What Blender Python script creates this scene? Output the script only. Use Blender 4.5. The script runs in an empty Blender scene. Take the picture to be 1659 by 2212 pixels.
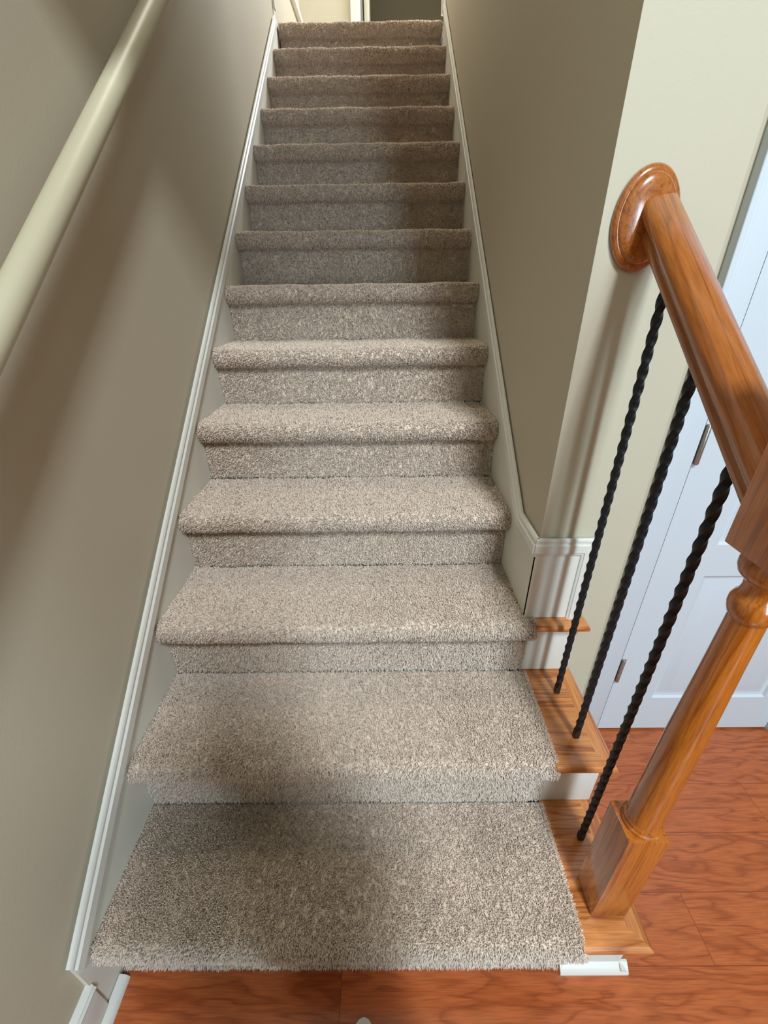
import bpy, bmesh, math, random
import numpy as np
from mathutils import Vector, Matrix
random.seed(4); rng = np.random.default_rng(11)
scene = bpy.context.scene
H, RUN, W, OV = 0.19, 0.23934, 0.941, 0.031       # riser height, tread run, stair width, nosing
S = H / RUN

# ---------------------------------------------------------------- camera
CAM = Vector((0.5894, -0.3373, 1.3198)); PIT, YAW, ROL, FPX = 0.49264, 0.0065, -0.0135, 904.25
def cam_axes():
    f = Vector((0, math.cos(PIT), -math.sin(PIT))); u = Vector((0, math.sin(PIT), math.cos(PIT))); r = Vector((1, 0, 0))
    Rz = Matrix.Rotation(YAW, 3, 'Z'); f, u, r = Rz @ f, Rz @ u, Rz @ r
    return math.cos(ROL) * r + math.sin(ROL) * u, -math.sin(ROL) * r + math.cos(ROL) * u, f
cd = bpy.data.cameras.new('camera'); cam = bpy.data.objects.new('camera', cd); scene.collection.objects.link(cam)
r_, u_, f_ = cam_axes()
cam.matrix_world = Matrix(((r_.x, u_.x, -f_.x, CAM.x), (r_.y, u_.y, -f_.y, CAM.y), (r_.z, u_.z, -f_.z, CAM.z), (0, 0, 0, 1)))
cd.sensor_fit = 'HORIZONTAL'; cd.sensor_width = 36; cd.lens = FPX * 36 / 1659; cd.clip_start = 0.02
scene.camera = cam

# ---------------------------------------------------------------- light
scene.view_settings.view_transform = 'Standard'; scene.view_settings.look = 'None'
scene.view_settings.gamma = 1; scene.view_settings.exposure = 0.16
try: scene.view_settings.use_curve_mapping = False
except Exception: pass
world = bpy.data.worlds.new('world'); scene.world = world; world.use_nodes = True
world.node_tree.nodes['Background'].inputs[0].default_value = (0.78, 0.9, 1.0, 1)
world.node_tree.nodes['Background'].inputs[1].default_value = 0.35
def area(name, loc, target, sx, sy, power, col):
    l = bpy.data.lights.new(name, 'AREA'); l.shape = 'RECTANGLE'; l.size = sx; l.size_y = sy; l.energy = power; l.color = col
    o = bpy.data.objects.new(name, l); scene.collection.objects.link(o); o.location = loc
    o.rotation_euler = (Vector(target) - Vector(loc)).to_track_quat('-Z', 'Y').to_euler(); return o
area('high_foyer_key', (1.45, -2.30, 4.2), (0.8, 0.6, 0.6), 0.5, 0.8, 140, (0.84, 0.93, 1.0))  # added key light high in the foyer; no window is built there
area('sidelight_daylight', (1.60, -2.60, 1.45), (0.9, 0.6, 0.6), 0.30, 1.6, 36, (0.66, 0.86, 1.0))
area('entry_window_daylight', (2.85, -1.2, 1.7), (1.3, 0.4, 0.4), 0.8, 1.1, 3, (0.82, 0.92, 1.0))
area('foyer_ceiling_lamp', (1.5, -1.3, 2.5), (1.0, -0.3, 0), 0.5, 0.5, 1.5, (1.0, 0.82, 0.56))
area('upstairs_window', (1.35, 3.76, 4.0), (0.0, 1.9, 2.4), 0.22, 0.8, 60, (0.85, 0.92, 1.0))
area('upstairs_fill', (0.5, 2.3, 5.0), (0.48, 2.2, 2.0), 0.6, 0.6, 24, (1.0, 0.92, 0.80))  # added fill from above: brightens the stairwell, shades under the nosings

# ---------------------------------------------------------------- helpers
def tag(o, label=None, cat=None, group=None, kind=None):
    if label: o['label'] = label
    if cat: o['category'] = cat
    if group: o['group'] = group
    if kind: o['kind'] = kind
    return o
def link(name, me, mat, parent=None):
    o = bpy.data.objects.new(name, me); scene.collection.objects.link(o)
    if mat: me.materials.append(mat)
    if parent: o.parent = parent
    return o
def empty(name, label, cat, group=None, kind=None):
    o = bpy.data.objects.new(name, None); scene.collection.objects.link(o); o.empty_display_size = .05
    return tag(o, label, cat, group, kind)
def mesh_from(name, V, F, smooth=False):
    me = bpy.data.meshes.new(name); me.from_pydata([tuple(v) for v in V], [], F); me.update()
    if smooth:
        for p in me.polygons: p.use_smooth = True
    return me
def auto_smooth(me, ang=35):
    for p in me.polygons: p.use_smooth = True
    bm = bmesh.new(); bm.from_mesh(me)
    for e in bm.edges:
        if len(e.link_faces) != 2 or e.calc_face_angle(0) > math.radians(ang): e.smooth = False
    bm.to_mesh(me); bm.free()
def bm_obj(name, bm, mat, parent=None, smooth=True):
    bmesh.ops.recalc_face_normals(bm, faces=bm.faces)
    me = bpy.data.meshes.new(name); bm.to_mesh(me); bm.free()
    if smooth: auto_smooth(me)
    return link(name, me, mat, parent)
def add_box(bm, a, b, bevel=0.0, seg=2):
    r = bmesh.ops.create_cube(bm, size=1.0); vs = r['verts']
    for v in vs:
        v.co = Vector([a[i] + (v.co[i] + .5) * (b[i] - a[i]) for i in range(3)])
    if bevel:
        es = list({e for v in vs for e in v.link_edges})
        bmesh.ops.bevel(bm, geom=es, offset=bevel, segments=seg, affect='EDGES', profile=.6)
def box(name, a, b, mat, parent=None, bevel=0.0, seg=2):
    bm = bmesh.new(); add_box(bm, a, b, bevel, seg); return bm_obj(name, bm, mat, parent)
def add_sweep(bm, prof, pts, frames, closed=True):
    """sweep a closed 2D profile along points; frames = list of (u_axis, v_axis)"""
    rings = []
    for p, (a, b) in zip(pts, frames):
        rings.append([bm.verts.new(Vector(p) + Vector(a) * s + Vector(b) * t) for s, t in prof])
    n = len(prof)
    for i in range(len(rings) - 1):
        for j in range(n):
            bm.faces.new((rings[i][j], rings[i][(j + 1) % n], rings[i + 1][(j + 1) % n], rings[i + 1][j]))
    if closed:
        bm.faces.new(rings[0][::-1]); bm.faces.new(rings[-1])
def add_lathe(bm, prof, cx, cy, seg=48, axis='Z', org=(0, 0, 0)):
    rings = []
    for r, z in prof:
        ring = []
        for k in range(seg):
            a = 2 * math.pi * k / seg
            if axis == 'Z': co = (cx + r * math.cos(a), cy + r * math.sin(a), z)
            else: co = (org[0] + r * math.cos(a), org[1] + z, org[2] + r * math.sin(a))
            ring.append(bm.verts.new(co))
        rings.append(ring)
    for i in range(len(rings) - 1):
        for k in range(seg):
            bm.faces.new((rings[i][k], rings[i][(k + 1) % seg], rings[i + 1][(k + 1) % seg], rings[i + 1][k]))
    bm.faces.new(rings[0][::-1]); bm.faces.new(rings[-1])
def prism_x(name, poly, x0, x1, mat, parent=None):
    bm = bmesh.new()
    A = [bm.verts.new((x0, y, z)) for y, z in poly]; B = [bm.verts.new((x1, y, z)) for y, z in poly]
    bm.faces.new(A); bm.faces.new(B[::-1]); n = len(poly)
    for i in range(n): bm.faces.new((A[i], B[i], B[(i + 1) % n], A[(i + 1) % n]))
    return bm_obj(name, bm, mat, parent, smooth=False)

# ---------------------------------------------------------------- materials
def srgb(r, g, b):
    return tuple((c / 255 / 12.92) if c / 255 <= .04045 else ((c / 255 + .055) / 1.055) ** 2.4 for c in (r, g, b)) + (1,)
def mat(name):
    m = bpy.data.materials.new(name); m.use_nodes = True
    return m, m.node_tree, m.node_tree.nodes['Principled BSDF']
def nd(nt, t, **k):
    n = nt.nodes.new(t)
    for a, v in k.items(): setattr(n, a, v)
    return n
def paint(name, col, rough=.55, bump=.15, scale=260, spec=.4):
    m, nt, bs = mat(name)
    bs.inputs['Base Color'].default_value = col; bs.inputs['Roughness'].default_value = rough
    bs.inputs['Specular IOR Level'].default_value = spec
    tc = nd(nt, 'ShaderNodeTexCoord'); nz = nd(nt, 'ShaderNodeTexNoise'); nz.inputs['Scale'].default_value = scale; nz.inputs['Detail'].default_value = 3
    bp = nd(nt, 'ShaderNodeBump'); bp.inputs['Strength'].default_value = bump; bp.inputs['Distance'].default_value = .001
    nt.links.new(tc.outputs['Object'], nz.inputs['Vector']); nt.links.new(nz.outputs['Fac'], bp.inputs['Height']); nt.links.new(bp.outputs['Normal'], bs.inputs['Normal'])
    return m
M = {}
M['greige'] = paint('taupe_wall_paint', srgb(190, 181, 160), .62, .25, 220)
M['cream'] = paint('lit_wall_paint', srgb(196, 191, 170), .62, .3, 220)  # greige paint lightened: the brighter light on these faces put into the colour
M['white'] = paint('white_trim_paint', srgb(222, 223, 216), .32, .04, 60, .5)
M['door'] = paint('white_door_paint', srgb(204, 216, 225), .35, .05, 90, .5)
M['rail_white'] = paint('off_white_rail_paint', srgb(196, 191, 164), .4, .05, 80, .5)
M['ceil'] = paint('ceiling_paint', srgb(225, 222, 212), .8, .2, 120)
M['board'] = paint('greige_board_paint', srgb(220, 218, 206), .5, .1, 120)
M['dark'] = paint('dimming_wall_paint', srgb(120, 112, 92), .8, .2, 120)  # darkened: shade of unlit rooms and weaker foyer bounce put into the colour

def wood(name, cols, axis, grain=1.0, rough=.25, coat=.5, contour=14, planks=None, along=1.3, across=9.0, tilt=0.0):
    """oak: contour lines of a stretched noise give cathedral figure, plus fine pores. axis = direction of the grain"""
    m, nt, bs = mat(name); L = nt.links.new
    tc = nd(nt, 'ShaderNodeTexCoord'); vec = tc.outputs['Object']
    base = [across * grain] * 3; base[axis] = along * grain
    mp = nd(nt, 'ShaderNodeMapping'); mp.inputs['Scale'].default_value = base
    fine = [420 * grain] * 3; fine[axis] = 22 * grain
    mf = nd(nt, 'ShaderNodeMapping'); mf.inputs['Scale'].default_value = fine
    seam = None
    if planks:   # planks running along X, width planks[0], length planks[1]
        sx = nd(nt, 'ShaderNodeSeparateXYZ'); L(vec, sx.inputs[0])
        yd = nd(nt, 'ShaderNodeMath', operation='DIVIDE'); yd.inputs[1].default_value = planks[0]; L(sx.outputs[1], yd.inputs[0])
        fl = nd(nt, 'ShaderNodeMath', operation='FLOOR'); L(yd.outputs[0], fl.inputs[0])
        fr = nd(nt, 'ShaderNodeMath', operation='FRACT'); L(yd.outputs[0], fr.inputs[0])
        off = nd(nt, 'ShaderNodeMath', operation='MULTIPLY'); off.inputs[1].default_value = .37; L(fl.outputs[0], off.inputs[0])
        xd = nd(nt, 'ShaderNodeMath', operation='DIVIDE'); xd.inputs[1].default_value = planks[1]; L(sx.outputs[0], xd.inputs[0])
        xs = nd(nt, 'ShaderNodeMath', operation='ADD'); L(xd.outputs[0], xs.inputs[0]); L(off.outputs[0], xs.inputs[1])
        fx = nd(nt, 'ShaderNodeMath', operation='FLOOR'); L(xs.outputs[0], fx.inputs[0])
        frx = nd(nt, 'ShaderNodeMath', operation='FRACT'); L(xs.outputs[0], frx.inputs[0])
        cb = nd(nt, 'ShaderNodeCombineXYZ'); L(fl.outputs[0], cb.inputs[0]); L(fx.outputs[0], cb.inputs[1])
        wn = nd(nt, 'ShaderNodeTexWhiteNoise', noise_dimensions='3D'); L(cb.outputs[0], wn.inputs['Vector'])
        sc = nd(nt, 'ShaderNodeVectorMath', operation='SCALE'); sc.inputs['Scale'].default_value = 3.0; L(wn.outputs['Color'], sc.inputs[0])
        ad = nd(nt, 'ShaderNodeVectorMath', operation='ADD'); L(vec, ad.inputs[0]); L(sc.outputs[0], ad.inputs[1]); vec = ad.outputs[0]
        s1 = nd(nt, 'ShaderNodeMath', operation='LESS_THAN'); s1.inputs[1].default_value = .012; L(fr.outputs[0], s1.inputs[0])
        s2 = nd(nt, 'ShaderNodeMath', operation='LESS_THAN'); s2.inputs[1].default_value = .0012; L(frx.outputs[0], s2.inputs[0])
        seam = nd(nt, 'ShaderNodeMath', operation='MAXIMUM'); L(s1.outputs[0], seam.inputs[0]); L(s2.outputs[0], seam.inputs[1])
    if tilt:
        rt = nd(nt, 'ShaderNodeMapping'); rt.inputs['Rotation'].default_value = (tilt, 0, 0); L(vec, rt.inputs['Vector']); vec = rt.outputs[0]
    L(vec, mp.inputs['Vector']); L(vec, mf.inputs['Vector'])
    nz = nd(nt, 'ShaderNodeTexNoise'); nz.inputs['Scale'].default_value = 1; nz.inputs['Detail'].default_value = 2.2; nz.inputs['Roughness'].default_value = .45; nz.inputs['Distortion'].default_value = .35; L(mp.outputs[0], nz.inputs['Vector'])
    mu = nd(nt, 'ShaderNodeMath', operation='MULTIPLY'); mu.inputs[1].default_value = contour; L(nz.outputs['Fac'], mu.inputs[0])
    fr2 = nd(nt, 'ShaderNodeMath', operation='FRACT'); L(mu.outputs[0], fr2.inputs[0])
    rp = nd(nt, 'ShaderNodeValToRGB'); L(fr2.outputs[0], rp.inputs[0])
    e = rp.color_ramp.elements; e[0].position = 0; e[0].color = cols[0]; e[1].position = 1.0; e[1].color = cols[0]
    a = e.new(.25); a.color = cols[1]; b = e.new(.6); b.color = cols[2]; c = e.new(.88); c.color = cols[1]
    nf = nd(nt, 'ShaderNodeTexNoise'); nf.inputs['Scale'].default_value = 1; nf.inputs['Detail'].default_value = 3; L(mf.outputs[0], nf.inputs['Vector'])
    rf = nd(nt, 'ShaderNodeMapRange'); rf.inputs[1].default_value = .35; rf.inputs[2].default_value = .6; rf.inputs[3].default_value = .78; rf.inputs[4].default_value = 1.06; L(nf.outputs['Fac'], rf.inputs[0])
    mx = nd(nt, 'ShaderNodeMix', data_type='RGBA', blend_type='MULTIPLY'); mx.inputs[0].default_value = 1
    L(rp.outputs[0], mx.inputs[6]); L(rf.outputs[0], mx.inputs[7]); out = mx.outputs[2]
    if seam:
        ms = nd(nt, 'ShaderNodeMix', data_type='RGBA'); L(seam.outputs[0], ms.inputs[0]); L(out, ms.inputs[6]); ms.inputs[7].default_value = srgb(132, 60, 26); out = ms.outputs[2]
    L(out, bs.inputs['Base Color'])
    bs.inputs['Roughness'].default_value = rough; bs.inputs['Coat Weight'].default_value = coat; bs.inputs['Coat Roughness'].default_value = .12
    bp = nd(nt, 'ShaderNodeBump'); bp.inputs['Strength'].default_value = .12; bp.inputs['Distance'].default_value = .0006
    L(nf.outputs['Fac'], bp.inputs['Height']); L(bp.outputs['Normal'], bs.inputs['Normal'])
    return m
oak = (srgb(160, 88, 38), srgb(200, 125, 66), srgb(214, 142, 80))
M['oak_x'] = wood('oak_tread_stain', oak, 0, 1.0, .3, .5, 6, along=1.6, across=30)
M['oak_y'] = wood('oak_return_stain', oak, 1, 1.0, .3, .5, 5, along=1.6, across=30)
M['oak_z'] = wood('oak_newel_stain', (srgb(152, 80, 20), srgb(180, 101, 28), srgb(190, 110, 35)), 2, 1.2, .26, .7, 4, along=1.6, across=42)
M['oak_rail'] = wood('oak_handrail_stain', (srgb(140, 76, 26), srgb(164, 94, 36), srgb(172, 101, 42)), 1, 1.2, .26, .7, 4, along=1.6, across=42, tilt=-math.atan(S))
M['floor'] = wood('red_oak_plank_floor', (srgb(156, 76, 34), srgb(180, 93, 47), srgb(187, 100, 52)), 0, 1.0, .32, .35, 5.5, planks=(.127, 1.3), along=4.2, across=24)

m, nt, bs = mat('black_wrought_iron'); M['iron'] = m
bs.inputs['Base Color'].default_value = (.007, .010, .013, 1); bs.inputs['Roughness'].default_value = .42; bs.inputs['Specular IOR Level'].default_value = .35
tc = nd(nt, 'ShaderNodeTexCoord'); nz = nd(nt, 'ShaderNodeTexNoise'); nz.inputs['Scale'].default_value = 350
bp = nd(nt, 'ShaderNodeBump'); bp.inputs['Strength'].default_value = .5; bp.inputs['Distance'].default_value = .001
nt.links.new(tc.outputs['Object'], nz.inputs['Vector']); nt.links.new(nz.outputs['Fac'], bp.inputs['Height']); nt.links.new(bp.outputs['Normal'], bs.inputs['Normal'])
m, nt, bs = mat('brushed_nickel'); M['nickel'] = m
bs.inputs['Base Color'].default_value = srgb(176, 170, 162); bs.inputs['Roughness'].default_value = .35; bs.inputs['Metallic'].default_value = .9

m, nt, bs = mat('taupe_pile_carpet'); M['pile'] = m; L = nt.links.new
gi = nd(nt, 'ShaderNodeNewGeometry'); rp = nd(nt, 'ShaderNodeValToRGB'); L(gi.outputs['Random Per Island'], rp.inputs[0])
e = rp.color_ramp.elements
e[0].position = 0; e[0].color = srgb(154, 132, 113); e[1].position = 1; e[1].color = srgb(252, 239, 225)
x = e.new(.2); x.color = srgb(216, 196, 178); x = e.new(.75); x.color = srgb(238, 221, 204)
L(rp.outputs[0], bs.inputs['Base Color']); bs.inputs['Roughness'].default_value = .95; bs.inputs['Specular IOR Level'].default_value = .1
bs.inputs['Sheen Weight'].default_value = .35; bs.inputs['Sheen Roughness'].default_value = .5
M['flat_cloth'] = paint('dark_cloth', srgb(38, 40, 46), .9, .6, 500, .1)
M['denim'] = paint('navy_denim', srgb(34, 42, 60), .9, .6, 600, .1)
M['skin'] = paint('skin', srgb(205, 160, 135), .5, .1, 300)
M['hair'] = paint('brown_hair', srgb(52, 36, 26), .6, .8, 400)
M['shoe'] = paint('cream_canvas', srgb(205, 196, 172), .85, .6, 500, .2)
M['phone'] = paint('black_glass', srgb(18, 18, 20), .2, 0, 50, .5)
M['grey'] = paint('grey_plastic', srgb(120, 120, 118), .5, 0, 50)

# ---------------------------------------------------------------- room shell
st = lambda o: tag(o, kind='structure')
Y0, YB, XR, ZU = -2.7, 4.10, 3.0, 5.1
YW, WX = 0.487, 1.157                     # stair wall end face, its outer corner
st(box('floor', (-.15, Y0 - .1, -.05), (XR + .1, .70, 0), M['floor']))
st(box('wall_left', (-.14, Y0 - .1, 0), (-.008, YB, ZU), M['greige']))
bm = bmesh.new()                          # partition on the right of the stairs
add_box(bm, (.9455, YW + .003, 0), (WX, 3.10, ZU))
sw = bm_obj('wall_right', bm, M['greige'], smooth=False); st(sw)
sw.data.materials.append(M['cream'])
for p in sw.data.polygons:
    if p.normal.y < -.9: p.material_index = 1  # end face takes the lightened, lit tone
# door wall with opening
DX0, DX1, DH = 1.283, 1.85, 2.04
bm = bmesh.new()
add_box(bm, (WX, .56, 0), (DX0 - .012, .68, 2.6)); add_box(bm, (DX1 + .012, .56, 0), (XR + .1, .68, 2.6)); add_box(bm, (DX0 - .012, .56, DH + .012), (DX1 + .012, .68, 2.6))
st(bm_obj('wall_back', bm, M['greige'], smooth=False))
st(box('wall_closet', (WX, .9, 0), (XR, .95, 2.6), M['dark']))
st(box('wall_foyer_right', (XR, Y0, 0), (XR + .1, .68, ZU), M['dark']))
bm = bmesh.new()                          # entry wall with the sidelight opening
for a, b in (((-.008, 0), (1.40, ZU)), ((1.84, 0), (XR, ZU)), ((1.40, 0), (1.84, .7)), ((1.40, 2.4), (1.84, ZU))):
    add_box(bm, (a[0], Y0 - .1, a[1]), (b[0], Y0, b[1]))
st(bm_obj('wall_front', bm, M['dark'], smooth=False))  # dark tone chosen to cut bounce light in the foyer
st(box('ceiling', (-.1, Y0 - .1, ZU), (XR + .1, .30, ZU + .06), M['dark']))
st(box('ceiling_closet', (WX, .35, 2.6), (XR + .1, .95, 2.66), M['ceil']))
st(box('ceiling_upper', (-1.5, .30, ZU), (XR, YB + 1.3, ZU + .05), M['ceil']))
st(box('wall_light_cut', (-.008, .36, 2.10), (XR, .41, ZU), M['greige']))  # unseen wall added to cut the high light off the upper steps
ZL = 14 * H
# upstairs hall: back wall with a doorway, the dark room beyond
bm = bmesh.new()
add_box(bm, (-.008, YB, ZL), (.437, YB + .1, ZU)); add_box(bm, (1.30, YB, ZL), (XR, YB + .1, ZU)); add_box(bm, (.437, YB, ZL + 2.05), (1.30, YB + .1, ZU))
st(bm_obj('wall_upstairs', bm, M['cream'], smooth=False))
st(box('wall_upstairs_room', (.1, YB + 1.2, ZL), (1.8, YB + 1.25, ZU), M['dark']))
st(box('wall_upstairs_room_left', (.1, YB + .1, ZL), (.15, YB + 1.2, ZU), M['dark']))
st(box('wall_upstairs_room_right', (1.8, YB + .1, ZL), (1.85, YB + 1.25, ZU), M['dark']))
st(box('wall_upstairs_right', (XR, 3.1, ZL), (XR + .05, YB + .1, ZU), M['cream']))
st(box('wall_upstairs_front', (WX, 3.05, ZL), (XR, 3.10, ZU), M['cream']))
st(box('floor_upper', (-.008, 13 * RUN + .02, ZL - .06), (XR, YB + 1.25, ZL - .012), M['ceil']))
d2 = tag(bpy.data.objects.new('door_2', None), kind='structure'); scene.collection.objects.link(d2)
bm = bmesh.new()
add_box(bm, (.375, YB - .018, ZL), (.437, YB, ZL + 2.11), .003); add_box(bm, (.437, YB - .018, ZL + 2.05), (1.36, YB, ZL + 2.11), .003); add_box(bm, (1.30, YB - .018, ZL), (1.36, YB, ZL + 2.05), .003)
add_box(bm, (.365, YB - .024, ZL), (.378, YB, ZL + 2.12), .003)
bm_obj('door_casing', bm, M['white'], d2)
box('door_jamb', (.437, YB, ZL), (.452, YB + .1, ZL + 2.05), M['grey'], d2)
box('door_panel', (.462, YB + .06, ZL + .01), (.497, YB + .8, ZL + 2.03), M['cream'], d2, .003)
# white corner strips at the head of the stairs
st(box('trim_1', (-.008, 3.00, 2.68), (.006, 3.035, ZU), M['white'], None, .003))
st(box('trim_2', (.930, 3.06, 2.68), (.9455, 3.112, ZU), M['white'], None, .003))
# ledge moulding on the left wall of the upstairs hall
st(box('trim_3', (-.008, 3.5, 3.0), (.02, YB, 3.035), M['white'], None, .004))

# ---------------------------------------------------------------- skirting along the stairs
def moulding(name, pts, face, out, inward, matl, parent=None, w=.046, t=.016):
    """two-step moulding along a polyline on a wall. pts = outer edge points, inward[i] = vector from outer to inner edge (miter-length), out = off the wall"""
    prof = [(0, 0), (0, .45), (.07, .72), (.16, .78), (.22, .62), (.30, .66), (.38, 1.0), (.80, 1.0), (.86, .70), (.93, .66), (1.0, .45), (1.0, 0)]
    bm = bmesh.new(); rings = []
    for p, iv in zip(pts, inward):
        rings.append([bm.verts.new(Vector(p) + Vector(iv) * a + Vector(out) * (t * b)) for a, b in prof])
    n = len(prof)
    for i in range(len(rings) - 1):
        for j in range(n): bm.faces.new((rings[i][j], rings[i][(j + 1) % n], rings[i + 1][(j + 1) % n], rings[i + 1][j]))
    bm.faces.new(rings[0][::-1]); bm.faces.new(rings[-1])
    return bm_obj(name, bm, matl, parent)
zo = lambda y: S * y + .287
bl = st(prism_x('baseboard_left', [(-.055, 0), (-.055, zo(-.055) - .02), (2.99, zo(2.99) - .02), (3.02, 2.74), (3.02, 2.3), (.5, 0)], -.008, 0, M['board']))
moulding('stair_moulding', [(0, -.062, zo(-.062)), (0, 2.96, zo(2.96))], 0, (1, 0, 0), [(0, .012, -.055), (0, .03, -.040)], M['white'], bl, t=.012)
b2 = st(box('baseboard_front', (-.008, Y0, 0), (.004, -.055, .105), M['white'], None, .001))
bm = bmesh.new(); add_sweep(bm, [(0, 0), (.012, 0), (.014, .008), (.010, .014), (.012, .019), (.004, .026), (0, .026)], [(-.008, Y0, .10), (-.008, -.052, .10)], [((1, 0, 0), (0, 0, 1))] * 2)
bm_obj('cap_moulding', bm, M['white'], b2)
bm = bmesh.new(); add_sweep(bm, [(0, 0), (.018, 0), (.017, .008), (.011, .015), (0, .019)], [(.002, Y0, 0), (.002, -.012, 0)], [((1, 0, 0), (0, 0, 1))] * 2)
bm_obj('shoe_moulding', bm, M['white'], b2)

zr = lambda y: S * y + .313
br = st(prism_x('baseboard_right', [(YW - .006, .35), (YW - .006, .80), (.62, .80), (2.99, zr(2.99) - .02), (3.05, 2.74), (3.05, 2.3), (.9, .35)], .940, .947, M['board']))
moulding('stair_moulding', [(.941, YW - .006, .806), (.941, .607, .806), (.941, 3.02, zr(3.02))], 0, (-1, 0, 0), [(0, 0, -.050), (0, .030, -.050), (0, .03, -.040)], M['white'], br, t=.011)
# skirting wrapped onto the end face of the stair wall
be = st(box('trim_4', (.940, YW - .0035, .52), (1.066, YW + .004, .80), M['white']))
moulding('wall_end_moulding', [(.934, YW - .003, .806), (1.072, YW - .003, .806), (1.072, YW - .003, .567)], 0, (0, -1, 0), [(0, 0, -.046), (-.026, 0, -.046), (-.026, 0, 0)], M['white'], be, t=.009)

# ---------------------------------------------------------------- closet door
d1 = tag(bpy.data.objects.new('door_1', None), kind='structure'); scene.collection.objects.link(d1)
def panel_door(name, x0, x1, z0, z1, yf, panels, matl, parent):
    """moulded door leaf: front face at y=yf with raised panels"""
    bm = bmesh.new()
    xs = sorted({x0, x1} | {p[0] for p in panels} | {p[1] for p in panels}); zs = sorted({z0, z1} | {p[2] for p in panels} | {p[3] for p in panels})
    V = {}
    def v(x, y, z):
        k = (round(x, 5), round(y, 5), round(z, 5))
        if k not in V: V[k] = bm.verts.new((x, y, z))
        return V[k]
    for i in range(len(xs) - 1):
        for j in range(len(zs) - 1):
            a, b, c, d = xs[i], xs[i + 1], zs[j], zs[j + 1]
            if any(abs(a - p[0]) < 1e-6 and abs(c - p[2]) < 1e-6 for p in panels):
                steps = [(0, 0), (.004, .007), (.012, .009), (.016, .0085), (.044, .0015), (.047, .001)]
                for (o0, d0), (o1, d1_) in zip(steps[:-1], steps[1:]):
                    q0 = [(a + o0, yf + d0, c + o0), (b - o0, yf + d0, c + o0), (b - o0, yf + d0, d - o0), (a + o0, yf + d0, d - o0)]
                    q1 = [(a + o1, yf + d1_, c + o1), (b - o1, yf + d1_, c + o1), (b - o1, yf + d1_, d - o1), (a + o1, yf + d1_, d - o1)]
                    for k in range(4): bm.faces.new((v(*q0[k]), v(*q0[(k + 1) % 4]), v(*q1[(k + 1) % 4]), v(*q1[k])))
                bm.faces.new([v(*q) for q in q1])
            else:
                bm.faces.new((v(a, yf, c), v(b, yf, c), v(b, yf, d), v(a, yf, d)))
    me_b = bmesh.new()
    o = bm_obj(name, bm, matl, parent)
    me_b.free()
    box('door_core', (x0, yf + .0105, z0), (x1, yf + .034, z1), matl, o)
    for xx in ((x0, x0 + .0005), (x1 - .0005, x1)): pass
    return o
PX0, PX1 = 1.427, 1.784
leaf = panel_door('door_leaf', DX0 + .0055, DX1 - .002, .009, DH - .003, .557, [(PX0, PX1, .158, .637), (PX0, PX1, .735, 1.45), (PX0, PX1, 1.56, 1.86)], M['door'], d1)
bm = bmesh.new()
add_box(bm, (1.219, .5435, 0), (DX0 - .008, .561, DH + .008), .002); add_box(bm, (1.214, .538, 0), (1.226, .561, DH + .07), .003, 3)
add_box(bm, (1.226, .5405, 0), (1.232, .561, DH + .06), .002)
add_box(bm, (DX1 + .002, .5435, 0), (DX1 + .06, .561, DH + .008), .002); add_box(bm, (DX1 + .055, .538, 0), (DX1 + .067, .561, DH + .07), .003, 3)
add_box(bm, (1.219, .5435, DH + .008), (DX1 + .06, .561, DH + .066), .002)
bm_obj('door_casing', bm, M['door'], d1)
bm = bmesh.new()
add_box(bm, (DX0 - .012, .550, 0), (DX0 - .0005, .68, DH + .012), .0015); add_box(bm, (DX1, .553, 0), (DX1 + .012, .68, DH + .012), .0015); add_box(bm, (DX0, .553, DH), (DX1, .68, DH + .012), .0015)
bm_obj('door_jamb', bm, M['door'], d1)
for zc in (.288, 1.003, 1.80):
    bm = bmesh.new()
    add_lathe(bm, [(.0001, zc - .047), (.004, zc - .0465), (.0055, zc - .044), (.0055, zc + .044), (.004, zc + .0465), (.0001, zc + .047)], DX0 + .0095, .5515, 16)
    add_box(bm, (DX0 + .002, .5555, zc - .044), (DX0 + .020, .5575, zc + .044), .0005, 1)
    h_ = bm_obj('hinge', bm, M['nickel'], d1); tag(h_, 'brushed metal hinge')
# white block at the right foot of the door
st(box('baseboard_back', (DX1 + .0, .527, 0), (XR, .556, .12), M['door'], None, .003))

# ---------------------------------------------------------------- staircase
stair = empty('staircase', 'straight staircase covered in taupe pile carpet, open oak tread ends at its foot', 'staircase')
def profile(k):
    """outer surface of one carpeted step, riser foot to back of the tread: list of (y, z)"""
    y, z = (k - 1) * RUN, k * H
    P = [(y + .001, (k - 1) * H), (y + .001, z - .066), (y - .004, z - .062)]
    c = (y - OV + .024, z - .030)        # rounded nosing
    for a in np.linspace(-math.radians(118), -math.radians(180), 6): P.append((c[0] + .027 * math.cos(a), c[1] + .031 * math.sin(a)))
    for a in np.linspace(math.radians(180), math.radians(90), 10)[1:]: P.append((c[0] + .027 * math.cos(a), c[1] + .030 * math.sin(a)))
    P.append((y + RUN, z))
    return P
def resample(P, step):
    P = np.array(P); d = np.r_[0, np.cumsum(np.hypot(*np.diff(P, axis=0).T))]; n = max(2, int(d[-1] / step))
    s = np.linspace(0, d[-1], n); return np.c_[np.interp(s, d, P[:, 0]), np.interp(s, d, P[:, 1])], d[-1]
PH = .0075                                 # pile height
def lf(u, v, sd):                          # smooth low frequency field
    r = np.random.default_rng(sd); o = np.zeros_like(u)
    for _ in range(9):
        a, b = r.normal(0, 14, 2); o += np.sin(a * u + b * v + r.uniform(0, 6.3)) / 3
    return o
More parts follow.
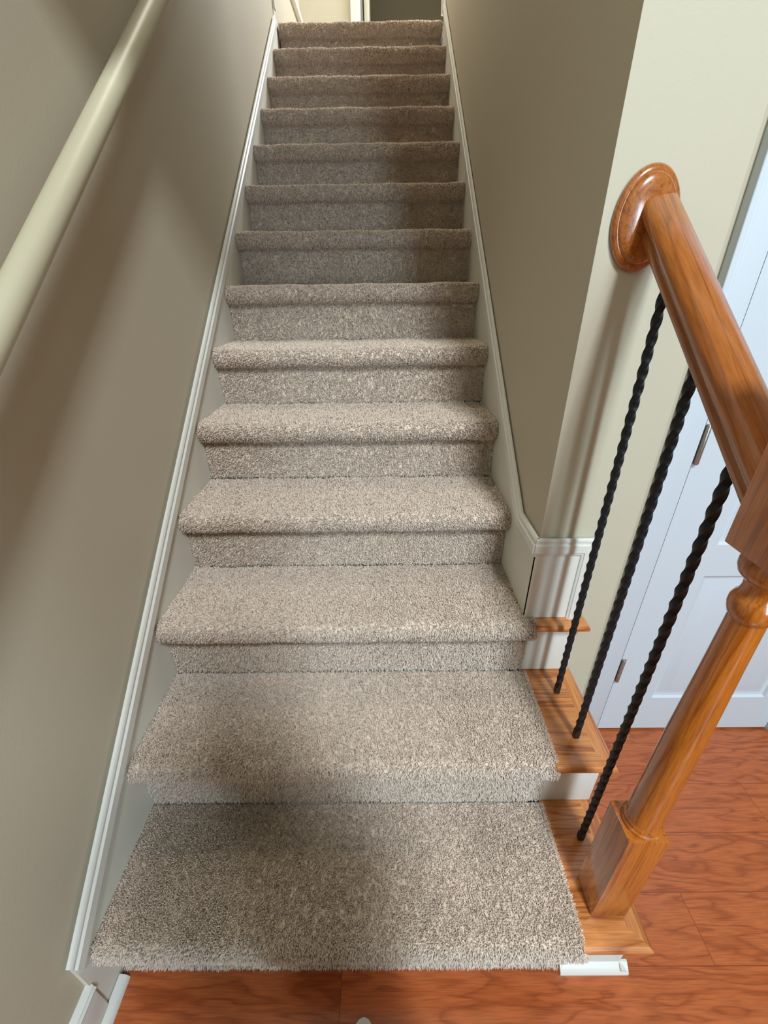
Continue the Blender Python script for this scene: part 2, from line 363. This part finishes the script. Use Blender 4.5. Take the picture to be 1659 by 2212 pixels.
def carpet_mesh(name, P, x0, x1, spacing, sd, endcap=False, ragged=0.0, top=False):
    """carpet backing plus one small tapered tuft of yarn per point, all one mesh"""
    Q, length = resample(P, .006)
    T = np.gradient(Q, axis=0); T /= np.linalg.norm(T, axis=1)[:, None]; N = np.c_[-T[:, 1], T[:, 0]]
    B = Q - N * (PH * .75)
    xs = np.linspace(x0, x1 - (.004 if endcap else 0), 24); n, mx = len(B), len(xs)
    V = np.zeros((n, mx, 3)); V[:, :, 0] = xs[None]; V[:, :, 1] = B[:, 0:1]; V[:, :, 2] = B[:, 1:2]
    V = V.reshape(-1, 3)
    idx = np.arange(n * mx).reshape(n, mx)
    quads = np.stack([idx[:-1, :-1], idx[:-1, 1:], idx[1:, 1:], idx[1:, :-1]], -1).reshape(-1, 4)
    # tufts
    area_ = length * (x1 - x0); cnt = int(area_ / spacing ** 2)
    s = rng.uniform(0, length, cnt); xx = rng.uniform(x0 + .001, x1 - .001, cnt)
    d = np.r_[0, np.cumsum(np.hypot(*np.diff(Q, axis=0).T))]; s *= d[-1] / length
    def at(A, c): return np.interp(s, d, A[:, c])
    by, bz, ny, nz_ = at(B, 0), at(B, 1), at(N, 0), at(N, 1)
    base = np.c_[xx, by, bz]; nor = np.c_[np.zeros(cnt), ny, nz_]; nor /= np.linalg.norm(nor, axis=1)[:, None]
    if endcap:                               # bound side edge: tufts turned outward
        c2 = int(cnt * .035); s2 = rng.uniform(0, d[-1], c2); dep = rng.uniform(0, .003, c2)
        by2 = np.interp(s2, d, B[:, 0]) - np.interp(s2, d, N[:, 0]) * dep; bz2 = np.interp(s2, d, B[:, 1]) - np.interp(s2, d, N[:, 1]) * dep
        base = np.r_[base, np.c_[x1 - rng.uniform(.002, .009, c2), by2, bz2]]
        nor = np.r_[nor, np.c_[np.full(c2, .65), np.interp(s2, d, N[:, 0]) * .9, np.interp(s2, d, N[:, 1]) * .9]]; s = np.r_[s, s2]; xx = np.r_[xx, np.full(c2, x1)]
    c = len(base)
    tang = np.c_[np.zeros(c), np.interp(s, d, T[:, 0]), np.interp(s, d, T[:, 1])]
    fld = lf(xx * 1.1, s * 1.3, sd); fl2 = lf(xx, s, sd + 77)
    lean = -tang * (.35 + .22 * fld)[:, None] + np.array([1., 0, 0]) * (.15 * fl2)[:, None] + rng.normal(0, .27, (c, 3))
    D = nor + lean; D /= np.linalg.norm(D, axis=1)[:, None]
    ln = PH * rng.uniform(.75, 1.35, c) * (spacing / .0026) ** .25
    if ragged: ln *= 1 + ragged * (s < .02)
    w = spacing * rng.uniform(.42, .68, c)
    e1 = np.cross(D, rng.normal(0, 1, (c, 3))); e1 /= np.linalg.norm(e1, axis=1)[:, None]; e2 = np.cross(D, e1)
    tv = []
    for k in range(3):
        a = 2 * math.pi * k / 3; tv.append(base + e1 * (w * math.cos(a))[:, None] + e2 * (w * math.sin(a))[:, None])
    mid = []
    for k in range(3):
        a = 2 * math.pi * (k + .4) / 3; mid.append(base + D * (ln * .7)[:, None] + e1 * (w * .8 * math.cos(a))[:, None] + e2 * (w * .8 * math.sin(a))[:, None])
    tip = base + D * ln[:, None]
    TV = np.stack(tv + mid + [tip], 1).reshape(-1, 3); o = len(V) + 7 * np.arange(c)[:, None]
    f = []
    for k in range(3):
        k2 = (k + 1) % 3
        f.append(np.c_[o + k, o + k2, o + 3 + k2, o + 3 + k])
    tq = np.stack(f, 1).reshape(-1, 4)
    tt = np.stack([np.c_[o + 3 + k, o + 3 + (k + 1) % 3, o + 6] for k in range(3)], 1).reshape(-1, 3)
    AV = np.r_[V, TV]; AV[:, 2] += .0011 * np.sin(AV[:, 0] * 19 + sd * 2.1) + .0009 * np.sin(AV[:, 0] * 43 + sd)
    q = np.r_[quads, tq]
    loops = np.r_[q.ravel(), tt.ravel()]; starts = np.r_[np.arange(len(q)) * 4, len(q) * 4 + np.arange(len(tt)) * 3]
    me = bpy.data.meshes.new(name); me.vertices.add(len(AV)); me.vertices.foreach_set('co', AV.astype(np.float32).ravel())
    me.loops.add(len(loops)); me.loops.foreach_set('vertex_index', loops.astype(np.int32))
    me.polygons.add(len(starts)); me.polygons.foreach_set('loop_start', starts.astype(np.int32)); me.polygons.foreach_set('use_smooth', np.ones(len(starts), dtype=bool)); me.update(calc_edges=True); me.validate()
    return me
for k in range(1, 15):
    sp = {1: .0024, 2: .0025, 3: .0027, 4: .003}.get(k, .0034)
    P = profile(k); x1 = .966 if k <= 3 else W - .001
    if k == 3: x1 = .962
    if k == 14: P = P[:-1] + [(13 * RUN + 1.0, 14 * H)]
    cut = 3
    xe = x1 + .004 if k <= 3 else x1
    tread = link('carpeted_tread', carpet_mesh('tread', P[1:] if k < 14 else P[1:-1] + [(13 * RUN + .25, 14 * H)], .001, xe, sp, 10 + k, endcap=k <= 3), M['pile'], stair)
    if k <= 3: xr = x1 - .004
    else: xr = x1
    link('carpeted_riser', carpet_mesh('riser', [P[0], (P[1][0], P[1][1] + .012)], .001, xr, sp, 40 + k, endcap=k <= 3, ragged=.5 if k == 1 else 0), M['pile'], tread)
st(link('floor_landing', carpet_mesh('landing', [(13 * RUN + .24, ZL), (YB, ZL)], .0, 1.5, .012, 5), M['pile']))
# timber carcass, white risers and oak tread ends on the open side
XO = 1.085
for k in (1, 2, 3):
    y, z = (k - 1) * RUN, k * H; yb = y + RUN if k < 3 else YW - .004
    ris = box('white_riser', (.93, y + .003, (k - 1) * H), (XO + .001, y + .016, z - .025), M['white'], stair, .001)
    te = bmesh.new()
    if k == 1: X1, yf = 1.098, y - .028
    else: X1, yf = 1.098, y - .031
    # end grain return is mitred: field boards run across, return board runs front to back
    def slab(name, poly, matl, parent):
        bm = bmesh.new(); A = [bm.verts.new((a, b, z - .025)) for a, b in poly]; Bv = [bm.verts.new((a, b, z - .003)) for a, b in poly]; n = len(poly)
        bm.faces.new(A[::-1]); bm.faces.new(Bv)
        for i in range(n): bm.faces.new((A[i], A[(i + 1) % n], Bv[(i + 1) % n], Bv[i]))
        bm.normal_update()
        ed = [e for e in bm.edges if all(abs(v.co.y - yf) < 1e-4 for v in e.verts) and abs(e.verts[0].co.z - e.verts[1].co.z) < 1e-4 and len(e.link_faces) == 2]
        ed += [e for e in bm.edges if all(abs(v.co.x - X1) < 1e-4 for v in e.verts) and abs(e.verts[0].co.z - e.verts[1].co.z) < 1e-4]
        bmesh.ops.bevel(bm, geom=list(set(ed)), offset=.0095, segments=5, affect='EDGES', profile=.5)
        return bm_obj(name, bm, matl, parent)
    rw = .036
    te.free()
    if k < 3:
        fld = slab('oak_tread_end', [(.963, yf), (X1, yf), (X1 - rw, yf + rw), (X1 - rw, yb + .006), (.963, yb + .006)], M['oak_x'], stair)
        ybk = yb + .022 if k == 2 else yb + .012
        if k == 2: pol = [(X1, yf), (X1, YW - .002), (X1 - rw, YW - .002), (X1 - rw, yf + rw)]
        else: pol = [(X1, yf), (X1, yb + .02), (X1 - rw, yb + .02), (X1 - rw, yf + rw)]
        rb = slab('return_nosing', pol, M['oak_y'], fld)
    else:
        slab('oak_tread_end', [(.963, yf), (X1, yf), (X1, YW - .002), (.963, YW - .002)], M['oak_x'], stair)
# cove under the first tread and the open side skirt
bm = bmesh.new(); add_sweep(bm, [(0, 0), (-.020, 0), (-.019, .006), (-.012, .014), (-.004, .020), (0, .020)], [(.956, .007, 0), (1.103, .007, 0)], [((0, 1, 0), (0, 0, 1))] * 2)
bm_obj('shoe_moulding', bm, M['white'], stair)
prof_open = [(.016, 0), (.016, H - .025), (RUN + .006, H - .025), (RUN + .006, 2 * H - .025), (YW - .003, 2 * H - .025), (YW - .003, 0)]
prism_x('open_side_board', prof_open, XO - .018, XO, M['white'], stair)
bm = bmesh.new(); add_sweep(bm, [(0, 0), (.018, 0), (.017, .006), (.011, .014), (.004, .019), (0, .020)], [(XO, -.010, 0), (XO, YW - .003, 0)], [((1, 0, 0), (0, 0, 1))] * 2)
bm_obj('shoe_moulding', bm, M['white'], stair)
# rough carcass under the carpet
for k in range(1, 15):
    y, z = (k - 1) * RUN, k * H
    pass
carc = [(.02, 0)]
for k in range(1, 14): carc += [((k - 1) * RUN + .02, k * H - .018), (k * RUN + .02, k * H - .018)]
carc += [(13 * RUN + .02, 14 * H - .02), (3.3, 14 * H - .02), (3.3, 14 * H - .12), (.6, 0)]
prism_x('stair_carcass', carc, .004, .93, M['ceil'], stair)

# ---------------------------------------------------------------- railing
rail = empty('stair_railing', 'oak handrail on a turned oak newel with three twisted black iron balusters', 'railing')
NX, NY = 1.031, .057
# newel
bm = bmesh.new(); add_box(bm, (NX - .035, NY - .034, H), (NX + .035, NY + .034, .483), .002, 2)
newel = bm_obj('newel_post', bm, M['oak_z'], rail)
NX2 = NX + .0035
bm = bmesh.new()
add_lathe(bm, [(.0335, .480), (.0335, .4855), (.0325, .489), (.030, .491), (.0305, .4935), (.0300, .497), (.0280, .4995), (.0275, .503), (.0272, .56), (.0262, .62), (.0252, .73), (.0232, .81), (.0216, .88), (.0206, .94), (.0204, .958)], NX2, NY)
bm_obj('turned_shaft', bm, M['oak_z'], newel)
bm = bmesh.new()
prof = [(.0204, .956), (.0230, .959), (.0250, .965), (.0265, .972), (.0262, .980), (.0235, .987), (.0205, .991), (.0195, 1.000), (.0205, 1.008), (.0245, 1.012), (.0300, 1.018), (.0325, 1.026), (.0325, 1.034), (.0300, 1.040), (.0300, 1.046)]
add_lathe(bm, prof, NX2, NY); bm_obj('turned_collar', bm, M['oak_z'], newel)
bm = bmesh.new(); add_box(bm, (NX - .035, NY - .034, 1.045), (NX + .035, NY + .034, 1.235), .002, 2)
bm_obj('upper_block', bm, M['oak_z'], newel)
bm = bmesh.new(); add_lathe(bm, [(.030, 1.235), (.036, 1.240), (.040, 1.246), (.036, 1.252), (.020, 1.256), (.018, 1.262), (.028, 1.270), (.036, 1.285), (.037, 1.300), (.030, 1.318), (.016, 1.328), (.001, 1.331)], NX, NY)
bm_obj('newel_cap', bm, M['oak_z'], newel)
# handrail
hp = [(-.017, 0), (.017, 0), (.019, .003), (.019, .011), (.017, .014), (.0175, .018), (.025, .023), (.029, .030), (.030, .037), (.0275, .045), (.020, .051), (.010, .0535), (0, .054)]
hp = hp + [(-a, b) for a, b in hp[-2:1:-1]]
ang = math.atan(S); up = Vector((0, -math.sin(ang), math.cos(ang))); dr = Vector((0, math.cos(ang), math.sin(ang)))
zb = lambda y: .7939 * y + 1.003
bm = bmesh.new(); pts = []
fr = []
for yy in (NY + .02, .2, .35, YW - .012):
    pts.append((NX - .003, yy, zb(yy))); fr.append(((1, 0, 0), tuple(up / up.z * 1.0 if False else Vector((0, 0, 1 / math.cos(ang))))))
add_sweep(bm, hp, pts, fr)
bm_obj('handrail', bm, M['oak_rail'], rail)
# rosette on the end of the wall
bm = bmesh.new()
add_lathe(bm, [(.0586, 0), (.0586, -.004), (.0565, -.008), (.0520, -.0105), (.0500, -.0105), (.0490, -.0125), (.0455, -.0155), (.040, -.018), (.001, -.019)], 0, 0, 64, 'Y', (1.013, YW + .001, 1.411))
ro = bm_obj('rosette', bm, M['oak_rail'], rail)
for v in ro.data.vertices:   # oval plate, taller than wide
    v.co.z = 1.411 + (v.co.z - 1.411) * 1.25; v.co.x = 1.013 + (v.co.x - 1.013) * .88
# twisted iron balusters
def baluster(y, z0):
    z1 = zb(y) + .012; a = .0062; n = 260; bm = bmesh.new(); rings = []
    sec = []
    for k in range(16):
        t = 2 * math.pi * k / 16; cx_, sx_ = math.cos(t), math.sin(t)
        r = a / max(abs(cx_), abs(sx_)); r = min(r, a * 1.33); sec.append((r * cx_, r * sx_))
    for i in range(n + 1):
        z = z0 + (z1 - z0) * i / n; tw = 2 * math.pi * max(0, z - z0 - .02) / .108
        c, s = math.cos(tw), math.sin(tw); rings.append([bm.verts.new((NX + u * c - v * s, y + u * s + v * c, z)) for u, v in sec])
    for i in range(n):
        for k in range(16): bm.faces.new((rings[i][k], rings[i][(k + 1) % 16], rings[i + 1][(k + 1) % 16], rings[i + 1][k]))
    bm.faces.new(rings[0][::-1]); bm.faces.new(rings[-1])
    return bm_obj('baluster', bm, M['iron'], rail)
baluster(.408, 2 * H - .001); baluster(.284, 2 * H - .001); baluster(.161, H - .001)

# ---------------------------------------------------------------- left wall handrail
hr = empty('wall_handrail', 'off-white painted handrail sloping up the left wall above the carpeted stairs', 'handrail')
bm = bmesh.new(); cs = [(.024 * math.cos(t), .0235 * math.sin(t) * .99) for t in np.linspace(0, 2 * math.pi, 28, endpoint=False)]
zc = lambda y: .7939 * y + 1.040
pts = [(.050, yy, zc(yy)) for yy in np.linspace(-.15, 2.95, 12)]
add_sweep(bm, cs, pts, [((1, 0, 0), (0, 0, 1 / math.cos(ang) * .95))] * len(pts))
bm_obj('rail', bm, M['rail_white'], hr)
for yy in (.02, 1.45, 2.75):
    bm = bmesh.new(); z_ = zc(yy)
    add_lathe(bm, [(.028, .0), (.028, .004), (.012, .008), (.011, .010)], 0, 0, 24, 'Y', (0, 0, 0))
    for v in bm.verts: x, y, z = v.co; v.co = (-.008 + y, yy + x, z_ - .07 + z)
    add_sweep(bm, [(.006 * math.cos(t), .006 * math.sin(t)) for t in np.linspace(0, 6.283, 12, endpoint=False)], [(-.002, yy, z_ - .07), (.03, yy, z_ - .068), (.045, yy, z_ - .05), (.047, yy, z_ - .025)], [((0, 1, 0), (0, 0, 1)), ((0, 1, 0), (-.4, 0, .9)), ((0, 1, 0), (-.9, 0, .3)), ((0, 1, 0), (-1, 0, 0))])
    bm_obj('bracket', bm, M['nickel'], hr)

# ---------------------------------------------------------------- the person taking the picture
def skin(name, joints, edges, matl, parent, sub=2):
    """joints: {key: (x, y, z, rx, ry)}; the first key is the root"""
    keys = list(joints); me = bpy.data.meshes.new(name)
    me.from_pydata([joints[k][:3] for k in keys], [(keys.index(a), keys.index(b)) for a, b in edges], []); me.update()
    o = link(name, me, matl, parent); o.modifiers.new('skin', 'SKIN').use_smooth_shade = True
    if not me.skin_vertices:
        bm = bmesh.new(); bm.from_mesh(me); bm.verts.layers.skin.verify(); bm.to_mesh(me); bm.free()
    for i, k in enumerate(keys):
        me.skin_vertices[0].data[i].radius = joints[k][3:5]; me.skin_vertices[0].data[i].use_root = (i == 0)
    md = o.modifiers.new('sub', 'SUBSURF'); md.levels = sub; md.render_levels = sub
    return o
per = empty('person', 'standing person in dark sweater and navy jeans with cream shoes at the stair foot', 'person')
px, py = .605, -.57
f3, u3, r3 = Vector(f_), Vector(u_), Vector(r_)
hand = {s_: CAM - f3 * .035 - u3 * .085 + r3 * (.020 + s_ * .050) for s_ in (-1, 1)}
J = {'hip': (px, py, .92, .13, .10), 'waist': (px, py, 1.06, .115, .085), 'chest': (px, py - .01, 1.28, .17, .12), 'neck0': (px, py - .01, 1.42, .07, .06), 'neck': (px, py + .01, 1.47, .05, .05),
     'jaw': (px, py + .045, 1.545, .058, .062), 'head': (px, py + .035, 1.62, .072, .088), 'crown': (px, py + .02, 1.69, .055, .065)}
E_ = [('hip', 'waist'), ('waist', 'chest'), ('chest', 'neck0'), ('neck0', 'neck'), ('neck', 'jaw'), ('jaw', 'head'), ('head', 'crown')]
legs = {-1: (.533, -.236), 1: (.69, -.36)}          # ankle x, y: left foot forward
for s_ in (-1, 1):
    ax, ay = legs[s_]; h_ = hand[s_]
    J['hj%d' % s_] = (px + s_ * .09, py, .86, .088, .09); J['kn%d' % s_] = ((px + s_ * .09) * .35 + ax * .65, py * .42 + ay * .58 + .06, .48, .056, .06)
    J['ca%d' % s_] = (ax, py * .15 + ay * .85 + .0, .30, .050, .055); J['an%d' % s_] = (ax, ay, .085, .036, .040); J['ft%d' % s_] = (ax, ay + .10, .040, .038, .028); J['to%d' % s_] = (ax, ay + .125, .036, .034, .024)
    E_ += [('hip', 'hj%d' % s_), ('hj%d' % s_, 'kn%d' % s_), ('kn%d' % s_, 'ca%d' % s_), ('ca%d' % s_, 'an%d' % s_), ('an%d' % s_, 'ft%d' % s_), ('ft%d' % s_, 'to%d' % s_)]
    J['sh%d' % s_] = (px + s_ * .17, py - .01, 1.38, .055, .055); J['el%d' % s_] = (px + s_ * .20, py + .06, 1.12, .042, .042)
    w_ = h_ - Vector((s_ * -.025, .045, .045)); J['wr%d' % s_] = (w_.x, w_.y, w_.z, .024, .020); J['pa%d' % s_] = (h_.x + s_ * .004, h_.y - .006, h_.z - .008, .026, .016)
    E_ += [('chest', 'sh%d' % s_), ('sh%d' % s_, 'el%d' % s_), ('el%d' % s_, 'wr%d' % s_), ('wr%d' % s_, 'pa%d' % s_)]
    for n_, (du, df) in enumerate([(.030, .004), (.010, .006), (-.010, .006), (-.028, .004)]):       # fingers curl round the back of the phone
        b = h_ + u3 * du * .6; k1 = h_ + u3 * du + f3 * (.022 + df) + r3 * (s_ * .004); k2 = h_ + u3 * du + f3 * (.034 + df) + r3 * (-s_ * .014); k3 = h_ + u3 * du + f3 * (.034 + df) + r3 * (-s_ * .030)
        for q_, P_, rr in (('a', b, .0095), ('b', k1, .0088), ('c', k2, .008), ('d', k3, .0068)): J['f%d%d%s' % (s_, n_, q_)] = (P_.x, P_.y, P_.z, rr, rr)
        E_ += [('pa%d' % s_, 'f%d%da' % (s_, n_)), ('f%d%da' % (s_, n_), 'f%d%db' % (s_, n_)), ('f%d%db' % (s_, n_), 'f%d%dc' % (s_, n_)), ('f%d%dc' % (s_, n_), 'f%d%dd' % (s_, n_))]
    t1 = h_ + u3 * .020 - f3 * .012 + r3 * (-s_ * .008); t2 = h_ + u3 * .040 - f3 * .012 + r3 * (-s_ * .018)
    J['t%da' % s_] = (t1.x, t1.y, t1.z, .011, .011); J['t%db' % s_] = (t2.x, t2.y, t2.z, .009, .009); E_ += [('pa%d' % s_, 't%da' % s_), ('t%da' % s_, 't%db' % s_)]
body = skin('body', J, E_, M['skin'], per)
# face features on the body's head
hx, hy, hz = px, py + .035, 1.615
def blob(name, c, r, matl, parent):
    bm = bmesh.new(); bmesh.ops.create_uvsphere(bm, u_segments=16, v_segments=10, radius=1, matrix=Matrix.Translation(c) @ Matrix.Diagonal(tuple(r) + (1,))); return bm_obj(name, bm, matl, parent)
for s_ in (-1, 1):
    blob('eye', (hx + s_ * .031, hy + .080, hz + .005), (.0125, .009, .008), M['phone'], body)
    blob('ear', (hx + s_ * .074, hy - .005, hz - .005), (.008, .017, .030), M['skin'], body)
blob('nose', (hx, hy + .092, hz - .018), (.012, .017, .022), M['skin'], body)
blob('mouth', (hx, hy + .078, hz - .058), (.024, .010, .007), M['skin'], body)
bm = bmesh.new(); bmesh.ops.create_uvsphere(bm, u_segments=32, v_segments=20, radius=1, matrix=Matrix.Translation((hx, hy - .022, hz + .032)) @ Matrix.Diagonal((.083, .098, .088, 1)))
bm_obj('hair', bm, M['hair'], per)
grow = lambda k, d: J[k][:3] + (J[k][3] + d, J[k][4] + d)
T = {'waist': grow('waist', .05), 'chest': grow('chest', .03), 'neck0': grow('neck0', .008), 'hipb': (px, py, .86, .17, .14)}
TE = [('waist', 'chest'), ('chest', 'neck0'), ('waist', 'hipb')]
for s_ in (-1, 1):
    w_ = Vector(J['wr%d' % s_][:3]); e_ = Vector(J['el%d' % s_][:3]); cuff = w_ + (e_ - w_) * .12
    T['sh%d' % s_] = grow('sh%d' % s_, .03); T['el%d' % s_] = grow('el%d' % s_, .03); T['cu%d' % s_] = (cuff.x, cuff.y, cuff.z, .034, .032)
    TE += [('chest', 'sh%d' % s_), ('sh%d' % s_, 'el%d' % s_), ('el%d' % s_, 'cu%d' % s_)]
skin('sweater', T, TE, M['flat_cloth'], per)
T = {'hip': (px, py, .95, .095, .085)}; TE = []
for s_ in (-1, 1):
    for k_, d_ in (('hj', .006), ('kn', .016), ('ca', .016)): T['%s%d' % (k_, s_)] = grow('%s%d' % (k_, s_), d_)
    a_ = J['an%d' % s_]; T['an%d' % s_] = (a_[0], a_[1], .115, .055, .058)
    TE += [('hip', 'hj%d' % s_), ('hj%d' % s_, 'kn%d' % s_), ('kn%d' % s_, 'ca%d' % s_), ('ca%d' % s_, 'an%d' % s_)]
skin('jeans', T, TE, M['denim'], per)
for s_ in (-1, 1):
    ax, ay = legs[s_]
    T = {'mid': (ax, ay + .03, .050, .042, .040), 'heel': (ax, ay - .06, .048, .036, .042), 'ball': (ax, ay + .100, .038, .044, .030), 'tip': (ax, ay + .138, .030, .024, .020), 'top': (ax, ay - .005, .105, .046, .048)}
    sh = skin('shoe', T, [('mid', 'heel'), ('mid', 'ball'), ('ball', 'tip'), ('mid', 'top')], M['shoe'], per)
    bm = bmesh.new(); n_ = 28; ring = []
    for i in range(n_):
        t = 2 * math.pi * i / n_; yy = .128 * math.sin(t); wd = .036 + .008 * math.sin(t); ring.append((ax + wd * math.cos(t), ay + .035 + yy))
    A = [bm.verts.new((a, b, .0)) for a, b in ring]; Bv = [bm.verts.new((a, b, .014)) for a, b in ring]; bm.faces.new(A[::-1]); bm.faces.new(Bv)
    for i in range(n_): bm.faces.new((A[i], A[(i + 1) % n_], Bv[(i + 1) % n_], Bv[i]))
    bm_obj('sole', bm, M['white'], sh)
# the phone it holds, right behind the viewpoint
ph = empty('phone', 'black phone held upright in both hands above the stair foot', 'phone')
bm = bmesh.new(); add_box(bm, (-.0358, -.0735, -.004), (.0358, .0735, .004), .0035, 3)
mw = Matrix(((r3.x, u3.x, f3.x, 0), (r3.y, u3.y, f3.y, 0), (r3.z, u3.z, f3.z, 0), (0, 0, 0, 1)))
mw.translation = CAM - f3 * .009 - u3 * .056 + r3 * .020
bmesh.ops.transform(bm, matrix=mw, verts=bm.verts); pb = bm_obj('phone_body', bm, M['phone'], ph)
